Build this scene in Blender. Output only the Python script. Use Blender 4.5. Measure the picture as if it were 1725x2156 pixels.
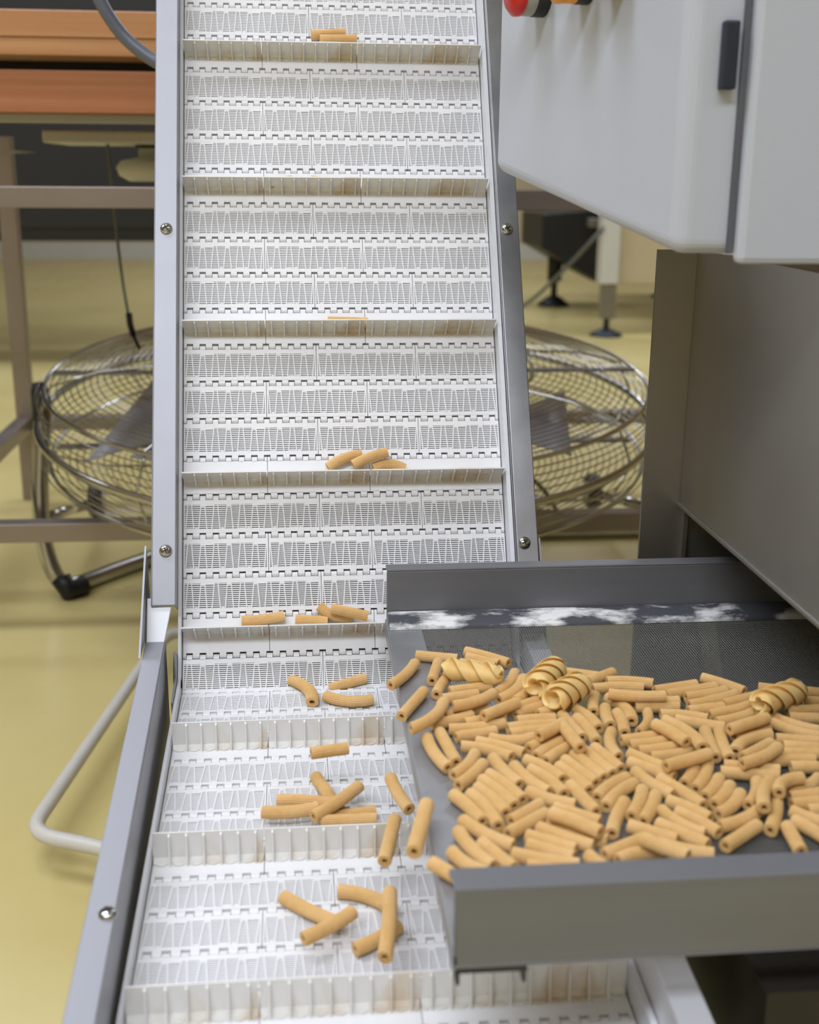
import bpy, bmesh, math, random
from mathutils import Vector, Matrix, Euler
random.seed(7)
S = bpy.context.scene
for o in list(bpy.data.objects): bpy.data.objects.remove(o, do_unlink=True)

# ---------------------------------------------------------------- camera
cam_d = bpy.data.cameras.new('camera'); cam = bpy.data.objects.new('camera', cam_d); S.collection.objects.link(cam)
S.camera = cam
cam_d.sensor_fit = 'VERTICAL'; cam_d.sensor_height = 36.0; cam_d.sensor_width = 36.0
cam_d.lens = 41.71; cam_d.clip_start = 0.01; cam_d.clip_end = 60
YAW, PITCH, ROLL = math.radians(5.54829), math.radians(16.0), math.radians(-0.48075)
fwd = Vector((math.sin(YAW)*math.cos(PITCH), math.cos(YAW)*math.cos(PITCH), -math.sin(PITCH)))
rgt = Vector((math.cos(YAW), -math.sin(YAW), 0)); dwn = fwd.cross(rgt)
r2 = math.cos(ROLL)*rgt + math.sin(ROLL)*dwn; d2 = -math.sin(ROLL)*rgt + math.cos(ROLL)*dwn
cam.matrix_world = Matrix(((r2.x, -d2.x, -fwd.x, 0.078609), (r2.y, -d2.y, -fwd.y, -0.732747), (r2.z, -d2.z, -fwd.z, 0.62), (0, 0, 0, 1)))
cam_d.dof.use_dof = True; cam_d.dof.focus_distance = 0.80; cam_d.dof.aperture_fstop = 9.0

# ---------------------------------------------------------------- world, lights, exposure
w = bpy.data.worlds.new('world'); S.world = w; w.use_nodes = True
w.node_tree.nodes['Background'].inputs[0].default_value = (0.8, 0.83, 1.0, 1); w.node_tree.nodes['Background'].inputs[1].default_value = 0.3
S.view_settings.view_transform = 'Standard'; S.view_settings.look = 'None'
S.view_settings.gamma = 1.0; S.view_settings.use_curve_mapping = False
S.view_settings.exposure = 0.04
def area(name, loc, size, sy, power, col=(0.83, 0.88, 1.0), target=None):
    d = bpy.data.lights.new(name, 'AREA'); d.shape = 'RECTANGLE'; d.size = size; d.size_y = sy; d.energy = power; d.color = col
    o = bpy.data.objects.new(name, d); S.collection.objects.link(o); o.location = loc
    if target: o.rotation_euler = (Vector(target)-Vector(loc)).to_track_quat('-Z', 'Y').to_euler()
    return o
area('ceiling_lamp', (-1.3, 0.1, 2.75), 2.4, 0.5, 48)
area('ceiling_lamp', (-0.7, -1.9, 2.75), 2.4, 0.5, 70)
area('ceiling_lamp', (-1.0, 2.6, 2.75), 2.4, 0.5, 45)
area('ceiling_lamp', (2.2, 3.2, 2.75), 2.4, 0.5, 45)
area('ceiling_lamp', (1.6, -1.6, 2.75), 2.4, 0.5, 12)
area('ceiling_lamp', (0.5, 5.8, 2.75), 2.4, 0.5, 45)

# ---------------------------------------------------------------- helpers
def lin(c): return tuple(((v/255)/12.92 if v/255 <= .04045 else ((v/255+.055)/1.055)**2.4) for v in c)
def mat(name, rgb, rough=.5, metal=0., var=.0, scale=20., stretch=(1, 1, 1), rgb2=None, bump=0., spec=.5, sss=0., rvar=0., aniso=0., fac=None):
    m = bpy.data.materials.new(name); m.use_nodes = True; nt = m.node_tree; N = nt.nodes; L = nt.links
    b = N['Principled BSDF']; c = lin(rgb)
    b.inputs['Base Color'].default_value = (*c, 1); b.inputs['Roughness'].default_value = rough
    b.inputs['Metallic'].default_value = metal; b.inputs['Specular IOR Level'].default_value = spec
    if sss: b.inputs['Subsurface Weight'].default_value = sss; b.inputs['Subsurface Radius'].default_value = (.004, .002, .001); b.inputs['Subsurface Scale'].default_value = 1
    if var or rgb2 or bump or rvar:
        tc = N.new('ShaderNodeTexCoord'); mp = N.new('ShaderNodeMapping'); mp.inputs['Scale'].default_value = stretch
        nz = N.new('ShaderNodeTexNoise'); nz.inputs['Scale'].default_value = scale; nz.inputs['Detail'].default_value = 6; nz.inputs['Roughness'].default_value = .6
        L.new(tc.outputs['Object'], mp.inputs[0]); L.new(mp.outputs[0], nz.inputs['Vector'])
        if var or rgb2:
            rp = N.new('ShaderNodeValToRGB'); c2 = lin(rgb2) if rgb2 else tuple(v*(1-var) for v in c)
            lo, hi = fac if fac else (.35, .65)
            rp.color_ramp.elements[0].position = lo; rp.color_ramp.elements[1].position = hi
            rp.color_ramp.elements[0].color = (*c2, 1); rp.color_ramp.elements[1].color = (*c, 1)
            L.new(nz.outputs[0], rp.inputs[0]); L.new(rp.outputs[0], b.inputs['Base Color'])
        if bump:
            bp = N.new('ShaderNodeBump'); bp.inputs['Strength'].default_value = bump; bp.inputs['Distance'].default_value = .001
            L.new(nz.outputs[0], bp.inputs['Height']); L.new(bp.outputs[0], b.inputs['Normal'])
        if rvar:
            mr = N.new('ShaderNodeMapRange'); mr.inputs['To Min'].default_value = max(0.03, rough-rvar); mr.inputs['To Max'].default_value = rough+rvar
            L.new(nz.outputs[0], mr.inputs[0]); L.new(mr.outputs[0], b.inputs['Roughness'])
    return m
M_belt = mat('white_plastic', (228, 228, 230), .38, var=.06, scale=25, bump=.05)
M_flight = mat('stained_white_plastic', (230, 229, 226), .42, rgb2=(206, 186, 156), scale=30, stretch=(1, 1, .6), fac=(.36, .60))
M_bed = mat('grey_plastic_bed', (150, 146, 138), .6)
M_alu = mat('satin_aluminium', (162, 164, 172), .5, metal=.5, var=.05, scale=60, stretch=(1, .05, 1), rvar=.06)
M_steel = mat('brushed_steel', (150, 150, 152), .36, metal=.9, var=.12, scale=40, stretch=(1, .06, 1), rvar=.08)
M_steelx = mat('brushed_steel_crosswise', (122, 123, 128), .45, metal=.3, var=.14, scale=40, stretch=(.06, 1, 1), rvar=.08)
M_hop = mat('dull_steel_sheet', (168, 165, 160), .42, metal=.85, var=.12, scale=5, rvar=.1)
M_plate = mat('worn_steel_plate', (170, 172, 178), .45, metal=.7, var=.18, scale=35, rvar=.1)
M_wire = mat('steel_wire', (140, 140, 138), .5, metal=.4)
M_white = mat('white_guide_plastic', (222, 224, 230), .35, var=.04, scale=12)
M_paint = mat('pale_grey_paint', (188, 194, 208), .28, var=.03, scale=4)
M_pasta = mat('pasta_semolina', (219, 180, 122), .62, rgb2=(207, 165, 102), scale=120, bump=.15, sss=.25)
M_pasta2 = mat('pale_pasta_semolina', (236, 204, 138), .5, rgb2=(226, 190, 120), scale=90, bump=.1, sss=.3)
M_flour = mat('flour_dusted_steel', (225, 225, 225), .7, rgb2=(70, 72, 78), scale=55, stretch=(.5, 1, 1), fac=(.47, .60), bump=.6)
M_floor = mat('yellow_epoxy', (212, 198, 140), .3, rgb2=(200, 184, 122), scale=2.2, rvar=.1, fac=(.3, .7))
M_wall = mat('beige_wall', (196, 182, 150), .7, var=.06, scale=3)
M_ceil = mat('ceiling_white', (225, 225, 222), .8, var=.03, scale=2)
M_base = mat('pale_skirting', (205, 205, 200), .5, var=.05, scale=6)
M_wood = mat('orange_wood', (194, 144, 98), .42, rgb2=(178, 124, 80), scale=7, stretch=(.25, 3, 9), fac=(.35, .7))
M_wood2 = mat('reddish_wood', (186, 128, 90), .42, rgb2=(168, 106, 70), scale=9, stretch=(.18, 3, 10), fac=(.4, .7))
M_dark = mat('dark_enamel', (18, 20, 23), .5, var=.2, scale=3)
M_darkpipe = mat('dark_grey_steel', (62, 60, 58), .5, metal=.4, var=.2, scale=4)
M_black = mat('black_rubber', (22, 23, 26), .5, var=.15, scale=30)
M_blue = mat('blue_black_rubber', (32, 40, 56), .5, var=.15, scale=30)
M_chrome = mat('chrome', (190, 190, 190), .15, metal=1., var=.03, scale=20)
M_hose = mat('grey_hose', (96, 102, 116), .38, var=.1, scale=40)
M_tube = mat('white_enamel_tube', (205, 202, 196), .4, var=.06, scale=20)
M_cream = mat('cream_enamel', (206, 204, 194), .5, var=.08, scale=10)
M_greyc = mat('grey_cord', (110, 112, 110), .6, var=.1, scale=30)
M_red = mat('red_plastic', (200, 28, 30), .35, var=.05, scale=20)
M_orange = mat('orange_plastic', (226, 150, 40), .4, var=.05, scale=20)
M_collar = mat('grey_plastic', (150, 152, 150), .4, var=.05, scale=20)

COL = S.collection
def link(o, parent=None):
    COL.objects.link(o)
    if parent is not None: o.parent = parent
    return o
def tag(o, label=None, cat=None, group=None, kind=None):
    if label: o['label'] = label
    if cat: o['category'] = cat
    if group: o['group'] = group
    if kind: o['kind'] = kind
    return o
def empty(name, loc=(0, 0, 0)):
    o = bpy.data.objects.new(name, None); o.location = loc; o.empty_display_size = .02; return link(o)
def sub(a, b): return Vector(a)-Vector(b)
class MB:
    """collects primitives in WORLD (or local) coordinates into one mesh"""
    def __init__(s): s.v = []; s.f = []; s.sm = []
    def add(s, vs, fs, smooth=False):
        n = len(s.v); s.v += [tuple(x) for x in vs]; s.f += [tuple(i+n for i in f) for f in fs]; s.sm += [smooth]*len(fs)
    def box(s, a, b):
        x0, y0, z0 = a; x1, y1, z1 = b
        s.hexa([(x0, y0, z0), (x1, y0, z0), (x1, y1, z0), (x0, y1, z0)], [(x0, y0, z1), (x1, y0, z1), (x1, y1, z1), (x0, y1, z1)])
    def hexa(s, bot, top):
        s.add(list(bot)+list(top), [(3, 2, 1, 0), (4, 5, 6, 7), (0, 1, 5, 4), (1, 2, 6, 5), (2, 3, 7, 6), (3, 0, 4, 7)])
    def prism(s, pts, d):
        """planar polygon pts (3D) extruded by vector d"""
        n = len(pts); top = [tuple(Vector(p)+Vector(d)) for p in pts]
        s.add(list(pts)+top, [tuple(reversed(range(n))), tuple(range(n, 2*n))]+[(i, (i+1) % n, (i+1) % n+n, i+n) for i in range(n)])
    def tube(s, path, r, n=12, closed=False, caps=True, r2=None):
        P = [Vector(p) for p in path]; m = len(P); rings = []
        up = None
        for i in range(m):
            if closed: t = (P[(i+1) % m]-P[i-1]).normalized()
            else: t = (P[min(i+1, m-1)]-P[max(i-1, 0)]).normalized()
            if up is None: up = Vector((0, 0, 1)) if abs(t.z) < .9 else Vector((1, 0, 0))
            a = up.cross(t)
            if a.length < 1e-6: a = Vector((1, 0, 0)).cross(t)
            a.normalize(); b = t.cross(a); up = b
            rr = r if r2 is None else r+(r2-r)*i/(m-1)
            rings.append([P[i]+a*rr*math.cos(2*math.pi*k/n)+b*rr*math.sin(2*math.pi*k/n) for k in range(n)])
        vs = [p for R_ in rings for p in R_]; fs = []
        for i in range(m if closed else m-1):
            j = (i+1) % m
            for k in range(n): fs.append((i*n+k, i*n+(k+1) % n, j*n+(k+1) % n, j*n+k))
        s.add(vs, fs, True)
        if not closed and caps:
            s.add(rings[0], [tuple(reversed(range(n)))]); s.add(rings[-1], [tuple(range(n))])
    def cyl(s, a, b, r, n=16, r2=None): s.tube([a, b], r, n, r2=r2)
    def lathe(s, prof, c, ax=(0, 0, 1), n=24):
        ax = Vector(ax).normalized(); u = Vector((1, 0, 0)) if abs(ax.x) < .9 else Vector((0, 1, 0)); u = (u-ax*u.dot(ax)).normalized(); v = ax.cross(u); c = Vector(c)
        vs = [c+ax*h+(u*math.cos(2*math.pi*k/n)+v*math.sin(2*math.pi*k/n))*max(r, 1e-5) for r, h in prof for k in range(n)]
        fs = [(i*n+k, i*n+(k+1) % n, (i+1)*n+(k+1) % n, (i+1)*n+k) for i in range(len(prof)-1) for k in range(n)]
        s.add(vs, fs, True)
    def mesh(s, name, m):
        me = bpy.data.meshes.new(name); me.from_pydata(s.v, [], s.f); me.materials.append(m)
        me.polygons.foreach_set('use_smooth', s.sm); me.update()
        bm = bmesh.new(); bm.from_mesh(me); bmesh.ops.remove_doubles(bm, verts=bm.verts, dist=1e-7); bmesh.ops.recalc_face_normals(bm, faces=bm.faces); bm.to_mesh(me); bm.free()
        return me
    def obj(s, name, m, parent=None, bevel=0, origin=None):
        if parent is not None and origin is None: origin = parent.location
        if origin is not None: s.v = [tuple(Vector(p)-Vector(origin)) for p in s.v]
        o = bpy.data.objects.new(name, s.mesh(name, m)); link(o, parent)
        if parent is None and origin is not None: o.location = origin
        if bevel:
            b = o.modifiers.new('bevel', 'BEVEL'); b.width = bevel; b.segments = 2; b.limit_method = 'ANGLE'
        return o
def smooth_path(pts, r, n=6):
    """polyline with rounded corners"""
    P = [Vector(p) for p in pts]; out = [P[0]]
    for i in range(1, len(P)-1):
        a = (P[i-1]-P[i]); b = (P[i+1]-P[i]); ra = min(r, a.length*.45); rb = min(r, b.length*.45)
        p0 = P[i]+a.normalized()*ra; p2 = P[i]+b.normalized()*rb
        for k in range(n+1):
            t = k/n; out.append((1-t)**2*p0+2*t*(1-t)*P[i]+t*t*p2)
    out.append(P[-1]); return out

# ---------------------------------------------------------------- belt frame of reference
T = 0.00885                      # one hinge finger pitch of the belt (metres)
R = 3.07255*T                    # length of one belt row
KB = 18.8596; A_UP = math.radians(61.6995); A_LO = math.radians(4.87195); ZB = 0.2901015
def belt(u, k, H=0):
    """u fingers across, k rows down from the top of the picture, H fingers above the belt face"""
    s = (KB-k)*R/T; an = A_UP if s >= 0 else A_LO
    return Vector((u*T, (s*math.cos(an)-H*math.sin(an))*T, (s*math.sin(an)+H*math.cos(an))*T+ZB))
def beltL(u, s, H, low):
    an = A_LO if low else A_UP
    return Vector((u*T, (s*math.cos(an)-H*math.sin(an))*T, (s*math.sin(an)+H*math.cos(an))*T+ZB))

M_seal = mat('grey_seal', (92, 94, 104), .6, var=.05, scale=20)
M_under = mat('under_tray_shade_brown', (40, 36, 30), .6, var=.2, scale=5)  # shade of the floor under the tray, put into a colour

M_blade = mat('grey_fan_blade', (140, 140, 146), .4, var=.05, scale=10)
M_greyp = mat('grey_painted_steel', (170, 168, 162), .5, var=.05, scale=10)

# ---------------------------------------------------------------- the room
def struct(o): o['kind'] = 'structure'; return o
b = MB(); b.box((-5, -3, -.05), (6, 8.25, 0)); struct(b.obj('floor', M_floor))
b = MB(); b.box((-5, 8.2, 0), (6, 8.35, 3.0)); struct(b.obj('wall_back', M_wall))
b = MB(); b.box((-5.1, -3, 0), (-5, 8.2, 3.0)); struct(b.obj('wall_left', M_wall))
b = MB(); b.box((6, -3, 0), (6.1, 8.2, 3.0)); struct(b.obj('wall_right', M_wall))
b = MB(); b.box((-5, -3.1, 0), (6, -3, 3.0)); struct(b.obj('wall_front', M_wall))
b = MB(); b.box((-5, -3, 2.9), (6, 8.25, 3.0)); struct(b.obj('ceiling', M_ceil))
b = MB(); b.box((-5, 8.185, 0), (6, 8.2, .11)); struct(b.obj('baseboard_back', M_base))

# ---------------------------------------------------------------- conveyor belt
fr = empty('belt_conveyor', (.11, -.1, 0)); tag(fr, 'inclined conveyor with white perforated plastic belt, raised cross flights and metal side rails', 'conveyor')
def clipx(a, b_, lo, hi): return max(a, lo), min(b_, hi)
def module_mesh(u0, u1, flight):
    m = MB(); g = .02; lo, hi = u0+g, u1-g
    def bx(xa, xb, ya, yb, za, zb):
        xa, xb = clipx(xa, xb, lo, hi)
        if xb-xa > .03: m.box(((xa-u0)*T, ya*T, za*T), ((xb-u0)*T, yb*T, zb*T))
    def finger(c, w_, y0, y1, up):
        xa, xb = clipx(c-w_/2, c+w_/2, lo, hi)
        if xb-xa < .05: return
        d = 1 if y1 > y0 else -1; e = .10
        xa = (xa-u0)*T; xb = (xb-u0)*T; ch = .06*T
        # side profile with a rounded nose, extruded across
        prof = [(y0, -.45), (y0, 0), (y1-d*.2, 0), (y1-d*.07, -.05), (y1, -.17), (y1, -.38), (y1-d*.12, -.45)]
        m.prism([(xa, p[0]*T, p[1]*T) for p in prof], (xb-xa, 0, 0))
    RR = R/T
    j = math.floor(u0)-1
    while j <= u1+1:
        finger(j+.5, .43, -.52, -.10, True)
        finger(j, .50, -RR+.02, -RR-.46, False)
        j += 1
    if flight:
        bx(u0, u1, -RR, -.5, -.45, 0)
        return m.mesh('belt_module', M_belt)
    bx(u0, u1, -.86, -.5, -.45, 0); bx(u0, u1, -RR, -2.84, -.45, 0)
    n = 13
    for i in range(n):
        y = -.92-i*(1.86/(n-1))
        bx(u0, u1, y-.045, y+.040, -.28, -.05)
    j = math.floor(u0)-1
    while j <= u1+1:
        for sgn in (-1, 1):
            xt, xb_ = j+sgn*.36, j+sgn*.18
            if xt < lo+.05 or xt > hi-.05: continue
            h = .042
            P = [((xt-h-u0)*T, -.84*T), ((xt+h-u0)*T, -.84*T), ((xb_+h-u0)*T, -2.86*T), ((xb_-h-u0)*T, -2.86*T)]
            m.hexa([(x, y, -.3*T) for x, y in P], [(x, y, -.003*T) for x, y in P])
        q = int(j) % 4
        if q in (1, 3): bx(j+.38, j+1-.38, -1.02, -.84, -.3, -.004); bx(j-.1, j+.12, -2.86, -2.70, -.3, -.004)
        if q == 1: bx(j+.62, j+1.38, -.98, -.84, -.3, -.002)
        if q == 0: bx(j+.2, j+.8, -2.86, -2.72, -.3, -.003)
        j += 1
    bx(u0, u0+.12, -2.84, -.86, -.4, -.001); bx(u1-.12, u1, -2.84, -.86, -.4, -.001)
    return m.mesh('belt_module', M_belt)
def flight_mesh(u0, u1):
    m = MB(); g = .04; W = (u1-u0); y0 = -1.82; H = 1.95
    prof = [(y0+.05, 0), (y0+.03, H), (y0-.07, H), (y0-.14, .3), (y0-.30, .12), (y0-.52, .0)]
    m.prism([(g*T, p[0]*T, p[1]*T) for p in prof], ((W-2*g)*T, 0, 0))
    c = math.ceil(u0)-.0
    while c < u1:
        x = c-u0
        if .06 < x < W-.06:
            pr = [(y0-.05, 0), (y0-.05, H-.06), (y0-.24, H-.16), (y0-.46, .6), (y0-.66, 0)]
            m.prism([((x-.06)*T, p[0]*T, p[1]*T) for p in pr], (.12*T, 0, 0))
            n = 6; pts = [((x+.06+.88*i/n), -.16*math.sin(math.pi*i/n)) for i in range(n+1)]
        c += 1
    # scalloped foot between the ribs
    c = math.floor(u0)
    while c < u1:
        xa, xb = max(c+.05, u0+g), min(c+.95, u1-g)
        if xb-xa > .2:
            n = 6; base = [((xa+(xb-xa)*i/n-u0)*T, (y0-.42-.22*math.sin(math.pi*i/n))*T) for i in range(n+1)]
            poly = [((xa-u0)*T, (y0-.1)*T)]+base+[((xb-u0)*T, (y0-.1)*T)]
            m.prism([(x, y, 0) for x, y in reversed(poly)], (0, 0, .10*T))
        c += 1
    return m.mesh('flight', M_flight)
spans = {'A': [(0, 6.5), (6.5, 14.5), (14.5, 25)], 'B': [(0, 10.5), (10.5, 18.5), (18.5, 25)]}
cache = {}
def get(u0, u1, fl):
    k = (round(u0 % 1, 1) if u0 else 0, u1-u0, u0 == 0, fl)
    if k not in cache: cache[k] = module_mesh(u0, u1, fl)
    return cache[k]
fcache = {}
def node(k): return belt(0, k)
for k in range(-11, 34):
    p0, p1 = node(k), node(k+1); d = (p0-p1); ang = math.atan2(d.z, d.y)
    kind = 'A' if k % 2 else 'B'; fl = (k-1) % 4 == 0
    for (u0, u1) in spans[kind]:
        o = bpy.data.objects.new('belt_module', get(u0, u1, fl)); link(o, fr)
        o.location = p0+Vector((u0*T, 0, 0))-fr.location; o.rotation_euler = (ang, 0, 0)
        if fl:
            if (u0, u1) not in fcache: fcache[(u0, u1)] = flight_mesh(u0, u1)
            f = bpy.data.objects.new('flight', fcache[(u0, u1)]); link(f, o); f.location = (0, (.45 if k == 17 else .25 if k > 17 else 0)*T, 0)

# ---------------------------------------------------------------- conveyor frame
def rail(name, s0, s1, low, ui0, uo0, ui1, uo1, H, Hb=-3.2, m=M_alu):
    """open channel: inner wall, top flange, outer wall; s in fingers along the belt"""
    b = MB(); t = .16
    def q(ua0, ua1, ub0, ub1, Ha, Hb_):   # slab between u=ua..ub (at s0 / s1) and heights
        b.hexa([beltL(ua0, s0, Ha, low), beltL(ub0, s0, Ha, low), beltL(ub1, s1, Ha, low), beltL(ua1, s1, Ha, low)],
               [beltL(ua0, s0, Hb_, low), beltL(ub0, s0, Hb_, low), beltL(ub1, s1, Hb_, low), beltL(ua1, s1, Hb_, low)])
    sg = 1 if ui0 > uo0 else -1
    q(uo0, uo1, ui0, ui1, H-t, H)
    q(ui0-sg*t, ui1-sg*t, ui0, ui1, Hb, H-t)
    q(uo0, uo1, uo0+sg*t, uo1+sg*t, Hb, H-t)
    return b.obj(name, m, fr, bevel=.0006)
su1 = (KB+13)*R/T
se = (KB-16.93)*R/T
rail('side_rail', se, su1, False, -.28, -2.02, -.28, -2.02, 2.6)
rail('side_rail', 2.2, su1, False, 25.42, 27.08, 25.42, 27.08, 2.6, m=M_steel)
sl = -(34-KB)*R/T
def lerp(a, b_, t): return a+(b_-a)*t
rail('side_rail', sl, -.3, True, -.35, -1.85, -1.05, -2.42, 4.2)
rail('side_rail', sl, -.3, True, 25.45, 27.05, 25.45, 27.05, 4.0, m=M_white)
# inner walls that carry on past the bend
def wallpoly(name, u, th, pts, m):
    b = MB(); P = [beltL(u, s, H, low) for (s, H, low) in pts]; b.prism(P, (th*T, 0, 0)); return b.obj(name, m, fr)
for u in (-.44, 25.3):
    wallpoly('bend_wall', u, .14, [(2.5, 2.5, 0), (2.5, -2.5, 0), (-4, -2, 1), (-4, 1.1, 1), (-.9, 1.6, 1), (.4, 1.7, 0)], M_alu if u < 0 else M_white)
wallpoly('bend_plate', -2.62, .14, [(10.5, 2.2, 0), (2.5, -3.4, 0), (-1.5, -3.4, 1), (-.3, 4.25, 1), (1.9, 4.9, 0)], M_alu)
wallpoly('bend_plate', 27.2, .14, [(10.5, 2.2, 0), (2.5, -3.4, 0), (-1.5, -3.4, 1), (-.3, 3.6, 1), (1.2, 2.4, 0)], M_steel)
b = MB(); p = [beltL(-2.4, se+.6, 2.0, 0), beltL(-.5, se+.6, 2.0, 0), beltL(-1.15, -.6, 3.7, 1), beltL(-2.35, -.6, 3.7, 1)]
nrm = (p[1]-p[0]).cross(p[3]-p[0]).normalized()*.002
b.hexa([x-nrm for x in p], p); b.obj('bend_block', M_white, fr, bevel=.0004)
# white wear strips
for (ua, ub, H) in ((-.26, -.04, 1.0), (25.06, 25.38, 1.7)):
    b = MB()
    for low, s0, s1 in ((0, 0, su1), (1, sl, 0)):
        b.hexa([beltL(ua, s0, -.5, low), beltL(ub, s0, -.5, low), beltL(ub, s1, -.5, low), beltL(ua, s1, -.5, low)],
               [beltL(ua, s0, H, low), beltL(ub, s0, H, low), beltL(ub, s1, H, low), beltL(ua, s1, H, low)])
    b.obj('guide_strip', M_white, fr)
b = MB()
for low, s0, s1 in ((0, 0, su1), (1, sl, 0)):
    b.hexa([beltL(-.2, s0, -2.2, low), beltL(25.2, s0, -2.2, low), beltL(25.2, s1, -2.2, low), beltL(-.2, s1, -2.2, low)],
           [beltL(-.2, s0, -1.7, low), beltL(25.2, s0, -1.7, low), beltL(25.2, s1, -1.7, low), beltL(-.2, s1, -1.7, low)])
b.obj('slider_bed', M_bed, fr)
def screw(c, n_, r=.0042):
    n_ = n_.normalized(); b = MB()
    b.lathe([(0, .0028), (r*.35, .0027), (r*.75, .0020), (r, .0009), (r, 0)], c, n_, 20)
    o = b.obj('screw', M_chrome, fr)
    u = Vector((1, 0, 0)); v = n_.cross(u).normalized(); b = MB(); a = math.radians(25)
    for d, e in ((u*math.cos(a)+v*math.sin(a), v*math.cos(a)-u*math.sin(a)), (v*math.cos(a)-u*math.sin(a), u*math.cos(a)+v*math.sin(a))):
        q = [c+n_*.0024+d*r*.5*sx+e*r*.12*sy for sx, sy in ((-1, -1), (1, -1), (1, 1), (-1, 1))]
        b.hexa(q, [x+n_*.0006 for x in q])
    b.obj('cross_recess', M_black, o, origin=fr.location)
    return o
nu = Vector((0, -math.sin(A_UP), math.cos(A_UP))); nl = Vector((0, -math.sin(A_LO), math.cos(A_LO)))
for u, k, H in ((-1.12, 7.19, 2.6), (-1.02, 15.6, 2.6), (26.1, 7.17, 2.6), (26.0, 15.59, 2.6)): screw(belt(u, k, H), nu)
screw(belt(-.95, 28.67, 4.2), nl)
# feet of the frame
for u in (.6, 24.4):
    for (k, low) in ((31.5, 1), (5, 0)):
        p = belt(u, k, -3)
        b = MB(); b.box((p.x-.012, p.y-.012, 0), (p.x+.012, p.y+.012, p.z+.01)); b.obj('leg', M_alu, fr)
b = MB(); b.tube(smooth_path([(.06, .165, .014), (-.101, .2202, .04), (-.171, .2496, .04), (-.112, .64, .04), (-.09, .74, .04), (.05, .75, .014)], .03), .0072, 14)
tb = b.obj('stand_tube', M_tube, fr)
for p in ((.06, .165), (.05, .75)):
    b = MB(); b.box((p[0]-.014, p[1]-.014, 0), (p[0]+.02, p[1]+.014, .25)); b.obj('leg', M_alu, fr)

# ---------------------------------------------------------------- steel tray
ZT = .339; TY0, TY1 = -.3535, -.0085; TX0, TX1 = .1335, .86
tr = empty('vibrating_tray', (.4, -.17, ZT)); tag(tr, 'open-ended stainless steel tray with mesh bottom holding the pasta heap', 'tray')
b = MB(); b.box((TX0, TY0+.002, ZT-.0022), (TX0+.022, TY1, ZT-.0002)); b.box((TX0, TY0, ZT-.012), (TX0+.0015, TY1-.0, ZT-.0022)); b.obj('end_plate', M_plate, tr, bevel=.0004)
b = MB(); b.box((TX0+.02, TY0+.002, ZT-.0022), (TX1, TY0+.03, ZT-.0004)); b.obj('edge_plate', M_plate, tr)
b = MB(); x = TX0+.022; pitch = .0016; wr = .00015
while x < TX1: b.box((x-wr, TY0+.03, ZT-.0009), (x+wr, TY1, ZT-.0007)); x += pitch
y = TY0+.03
while y < TY1: b.box((TX0+.022, y-wr, ZT-.0007), (TX1, y+wr, ZT-.0005)); y += pitch
tag(b.obj('wire_mesh', M_wire, tr), kind='stuff')
b = MB()  # front wall with folded lip
b.box((TX0, TY0, ZT-0.0070), (TX1, TY0+.0015, ZT+0.0257)); b.box((TX0, TY0, ZT+0.0247), (TX1, TY0+.0145, ZT+0.0262)); b.box((TX0, TY0+.013, ZT+0.0215), (TX1, TY0+.0145, ZT+0.0247)); b.box((TX0, TY0, ZT-0.0070), (TX1, TY0+.018, ZT-0.0058))
b.obj('front_wall', M_steelx, tr, bevel=.0009)
b = MB(); b.box((TX0+.001, TY1, ZT-0.0070), (TX1, TY1+.0015, ZT+0.0325)); b.box((TX0+.001, TY1-.0002, ZT+0.0322), (TX1, TY1+.011, ZT+0.0340))
b.obj('back_wall', M_steelx, tr, bevel=.0009)
b = MB(); n = 6; prof = [(TY1-.001, ZT-.001)]+[(TY1-.001-.0195*math.cos(math.pi/2*i/n), ZT+.0052*math.sin(math.pi/2*i/n)) for i in range(n+1)]
b.prism([(TX0+.0015, y, z) for y, z in prof], (TX1-TX0-.003, 0, 0)); b.obj('cove_strip', M_flour, tr)
b = MB(); b.box((TX0+.001, TY0-.0005, ZT-0.0095), (TX0+.028, TY0+.04, ZT-0.0070)); b.box((TX0+.001, TY0-.0005, ZT-0.0155), (TX0+.0025, TY0+.04, ZT-0.0095)); b.box((TX0+.0265, TY0-.0005, ZT-0.0155), (TX0+.028, TY0+.04, ZT-0.0095))
b.obj('end_bracket', M_darkpipe, tr, bevel=.0006)
for x in (.45, .75):   # vibrating legs inside the housing
    b = MB(); b.box((x-.02, -.2, .305), (x+.02, -.16, ZT-.002)); b.obj('leg', M_darkpipe, tr)

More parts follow.
